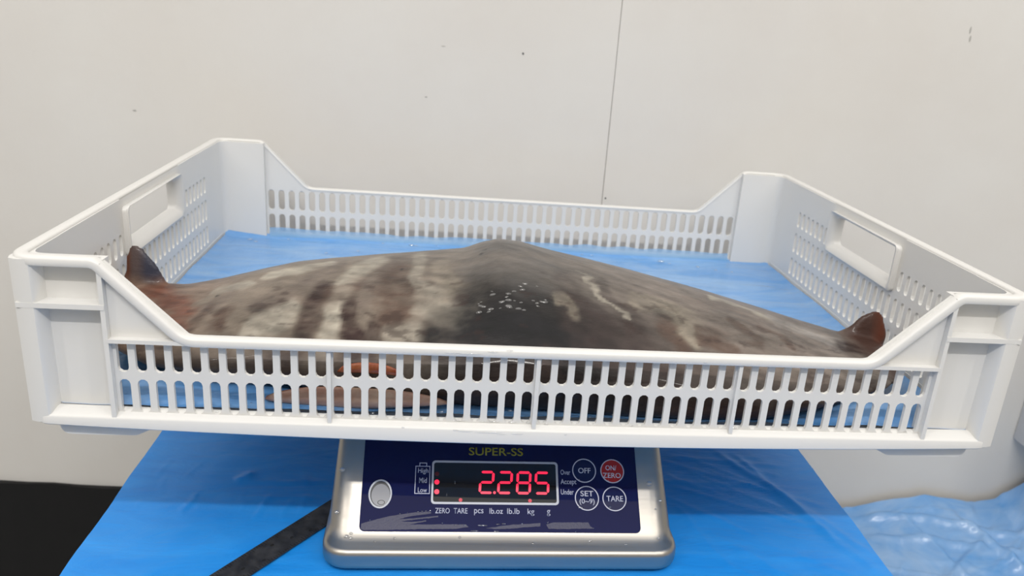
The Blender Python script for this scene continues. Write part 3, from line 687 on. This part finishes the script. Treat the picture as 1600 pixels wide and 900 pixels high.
# buttons
for (u, v, t, m, lines) in ((58.0, 56.5, 'OFF', NAVYB, [('OFF', 53.7, 62.6, 54.6, 58.5)]), (78.4, 56.4, 'ON', REDB, [('ON/', 73.6, 81.6, 57.0, 60.6), ('ZERO', 71.3, 84.4, 51.5, 55.2)]),
                            (59.0, 37.0, 'SET', NAVYB, [('SET', 54.5, 63.8, 38.3, 42.2), ('(0~9)', 53.6, 64.4, 32.2, 36.8)]), (78.7, 36.8, 'TARE', NAVYB, [('TARE', 73.0, 84.9, 35.0, 38.9)])):
    bt = plate('button', disc(u, v, 8.2, 36), .5, .7, m, scale); bt['label'] = {'OFF': 'round navy button reading OFF', 'ON': 'round red button reading ON/ZERO', 'SET': 'round navy button reading SET', 'TARE': 'round navy button reading TARE'}[t]
    ringplate('button_ring', disc(u, v, 8.6, 36), disc(u, v, 7.95, 36), .5, .85, PALEINK, bt)
    for s, a, c, d, e in lines: lettering(s, a, c, d, e, PALEINK, bt, h=.8, bold=.12)
# wet smears and ridges of water along the lower edge of the panel
def smear(pts, h=.56):
    b = bmesh.new(); prism(b, [(u+.35*noise.noise((u*.9, v*.9, 1)), v+.3*noise.noise((u*1.3, v*1.1, 4))) for u, v in fine(pts)], lambda p: pp(*p, .5), lambda p: pp(*p, h)); return link('water_smear', b, SMEAR, panel)
def fine(pts, st=1.3):
    o = []
    for i, p in enumerate(pts):
        q = pts[(i+1) % len(pts)]; n = max(1, int(math.hypot(q[0]-p[0], q[1]-p[1])/st))
        for k in range(n): o.append((p[0]+(q[0]-p[0])*k/n, p[1]+(q[1]-p[1])*k/n))
    return o
smear([(-97, 15), (-96.5, 18.5), (-90, 20.5), (-80, 23), (-70, 25), (-62, 26), (-50, 27), (-50, 25.5), (-64, 23.6), (-72, 21.5), (-58, 22.6), (-45, 24), (-45, 23.2), (-60, 21.4), (-70, 20), (-62, 19.8), (-53, 21), (-53, 20.3), (-64, 18.2), (-50, 18.2), (-42, 18.4), (-26, 18.4), (-24, 16.8), (-34, 15.4), (-60, 15), (-80, 14.4), (-95, 14.2)])
smear([(-12, 16), (-2, 17.5), (8, 18.6), (20, 19.3), (25.5, 19.8), (25.5, 17.6), (15, 16.8), (4, 15.8), (-6, 15.4)])
smear([(29.5, 18.6), (34, 20.2), (46, 20.3), (59, 20.4), (60.5, 17.8), (63, 16.2), (56, 16.2), (40, 15.8), (31, 16)])
WR = mat('wet_ridge', (0.6, 0.6, 0.62), 0.12, spec=1.0)
b = bmesh.new()
def blob(bm, c, rx, ry, rz, ax=PX, ay=PY, az=PN, n=8, m=4):
    rs = []
    for i in range(m):
        a = i/(m)*math.pi/2; rs.append([c+ax*(rx*math.cos(a)*math.cos(2*math.pi*k/n))+ay*(ry*math.cos(a)*math.sin(2*math.pi*k/n))+az*(rz*math.sin(a)) for k in range(n)])
    R_ = [[bm.verts.new(p) for p in r] for r in rs]; tp = bm.verts.new(c+az*rz)
    for p, q in zip(R_[:-1], R_[1:]):
        for k in range(n): bm.faces.new((p[k], p[(k+1) % n], q[(k+1) % n], q[k]))
    for k in range(n): bm.faces.new((R_[-1][k], R_[-1][(k+1) % n], tp))
    bm.faces.new(R_[0][::-1])
for u, v, rx, ry in ((-71, 25.2, .5, .4), (-66, 26, .4, .4), (-59, 26.6, .8, .4), (-56, 27, .8, .4), (-53.4, 27.2, .7, .35), (-50.6, 27.5, .8, .4), (-91, 20.8, .5, .5), (-42, 19.2, .5, .5), (-33, 17.8, .6, .5), (-30, 18, .8, .5), (-26.5, 18, 1.2, .55), (-14.5, 17.8, 3.4, .55), (-4, 18.7, 1.3, .5), (0, 19, 1.4, .5), (-20, 14.2, 3, .4), (-5, 14, 2, .35), (30.6, 19.9, .5, .5), (62.5, 16.5, .5, .4), (13, 19.3, .5, .4), (50, 14.2, .5, .4), (54, 50, .7, .6), (75, 49.8, .6, .5), (54.2, 30.6, 1.7, 1.1), (75, 31, 1.2, 1.0), (-34, 47, .5, 1.4), (-39.5, 38.6, .4, 1.2)):
    blob(b, pp(u, v, .6), rx, ry, min(rx, ry)*.7)
o_ = link('water_droplets', b, WATER, panel, smooth=True); o_['kind'] = 'stuff'
b = bmesh.new()
for u, v, r in ((-112.5, 55, 1.9), (-114, 26, 1.6), (-103, 12, 1.2), (-106, 10, 1.5), (-103, 9, 1.2), (-74, 9, .9), (-60, 5, 1.0), (-87, 7, .8), (105, 48, 2.2), (112, 36, 1.2), (108, 30, .8), (60, 8, .9), (20, 6, 1.2), (-30, 10, .9), (85, 6, .8), (108, 10, 1.0)):
    blob(b, pp(u, v, .12), r*1.2, r*.9, r*.45)
o_ = link('water_droplets', b, WATER, scale, smooth=True); o_['kind'] = 'stuff'

b = bmesh.new(); EX, EY, EZ = Vector((1, 0, 0)), Vector((0, 1, 0)), Vector((0, 0, 1))
rs = random.Random(3)
for x, y, r in ((-262, 372, 2.4), (-255, 366, 1.8), (-225, 380, 1.6), (-128, 384, 1.5), (-98, 383, 2.4), (-93, 382, 1.6), (-72, 386, 1.5), (48, 384, 1.6), (84, 383, 1.4), (95, 382, 1.3), (168, 372, 3.2), (176, 366, 1.6), (205, 360, 1.8), (222, 352, 1.5), (238, 348, 1.4), (-180, 340, 1.5), (-150, 352, 1.6))+tuple((rs.uniform(-250, 250), rs.uniform(10, 22), rs.uniform(.7, 1.6)) for k in range(26)):
    blob(b, Vector((x, y, 5.2 if y > 100 else 7.5)), r*1.3, r*.9, r*.7, EX, EY, EZ)
o_ = link('water_droplets', b, WATER, liner, smooth=True, warp=warp); o_['kind'] = 'stuff'
b = bmesh.new()
for x, z, rx, rz in ((-52, 54.5, 5, .5), (-42, 54.3, 9, .6), (-28, 56, 3.5, .5), (-18, 57.5, 2.2, .4), (101, 54, 1.5, .5), (-42, 2.4, 5, .5), (-28, 2.0, 9, .55), (-10, 1.5, 4, .5), (-20, 1.1, 3, .4), (-48, 3.0, 2, .5), (-80, 4, 1, .5), (20, 2, 1.2, .5)):
    blob(b, Vector((x, 0.1, z)), rx, rz, .5, EX, EZ, -EY)
for x, y, z, rx in ((-46, 5.0, 7.2, 5), (-27, 5, 7.0, 8), (-13, 5, 6.9, 3), (-3, 5, 6.9, 2), (8, 4.5, 6.5, 1.4), (-70, 5, 7.6, 1.5), (-85, 5, 7.8, 1.2), (62, 5, 7, 1.3), (128, 5, 7.4, 1.6), (-192, 5, 8.2, 1.2), (240, 5, 8.4, 1.5)):
    blob(b, Vector((x, y, z)), rx, .8, .7, EX, Vector((0, .8, .4)), Vector((0, -.4, .8)))
o_ = link('water_droplets', b, WATER, crate, smooth=True, warp=warp); o_['kind'] = 'stuff'

# ------------------------------------------------------------------ ruler on the bench
DR = Vector((.594, .804, 0)).normalized(); PR = Vector((DR.y, -DR.x, 0)); R0_ = Vector((-147.5, 80, 0))
def rp(a, c, z): p = R0_-DR*a+PR*c; return (p.x, p.y, ZT+.9+z)
b = bmesh.new(); prism(b, [(-26, -.6), (-26, 19.6), (210, 19.6), (210, -.6)], lambda p: rp(p[0], p[1], 0), lambda p: rp(p[0], p[1], 0.8))
rul = tag(link('ruler', b, RULER, loc=(-180, 35, ZT+.9)), 'black worn ruler lying on the blue film left of the scale', 'ruler')
b = bmesh.new()
for k in range(8, 200, 2):
    L = 3.6 if k % 10 == 0 else 2.0
    prism(b, [(k-.18, -.3), (k+.18, -.3), (k+.18, L), (k-.18, L)], lambda p: rp(p[0], p[1], .75), lambda p: rp(p[0], p[1], .86))
    prism(b, [(k-.18, 19.4), (k+.18, 19.4), (k+.18, 19.4-L), (k-.18, 19.4-L)], lambda p: rp(p[0], p[1], .75), lambda p: rp(p[0], p[1], .86))
gm = link('graduation', b, RMARK, rul); gm['kind'] = 'stuff'
for k in range(20, 190, 14):
    b = bmesh.new(); c = 7+4*(k % 3); prism(b, disc(k, c, 1.5, 8, 1.1), lambda p: rp(p[0], p[1], .75), lambda p: rp(p[0], p[1], .88)); link('worn_spot', b, RMARK, rul)
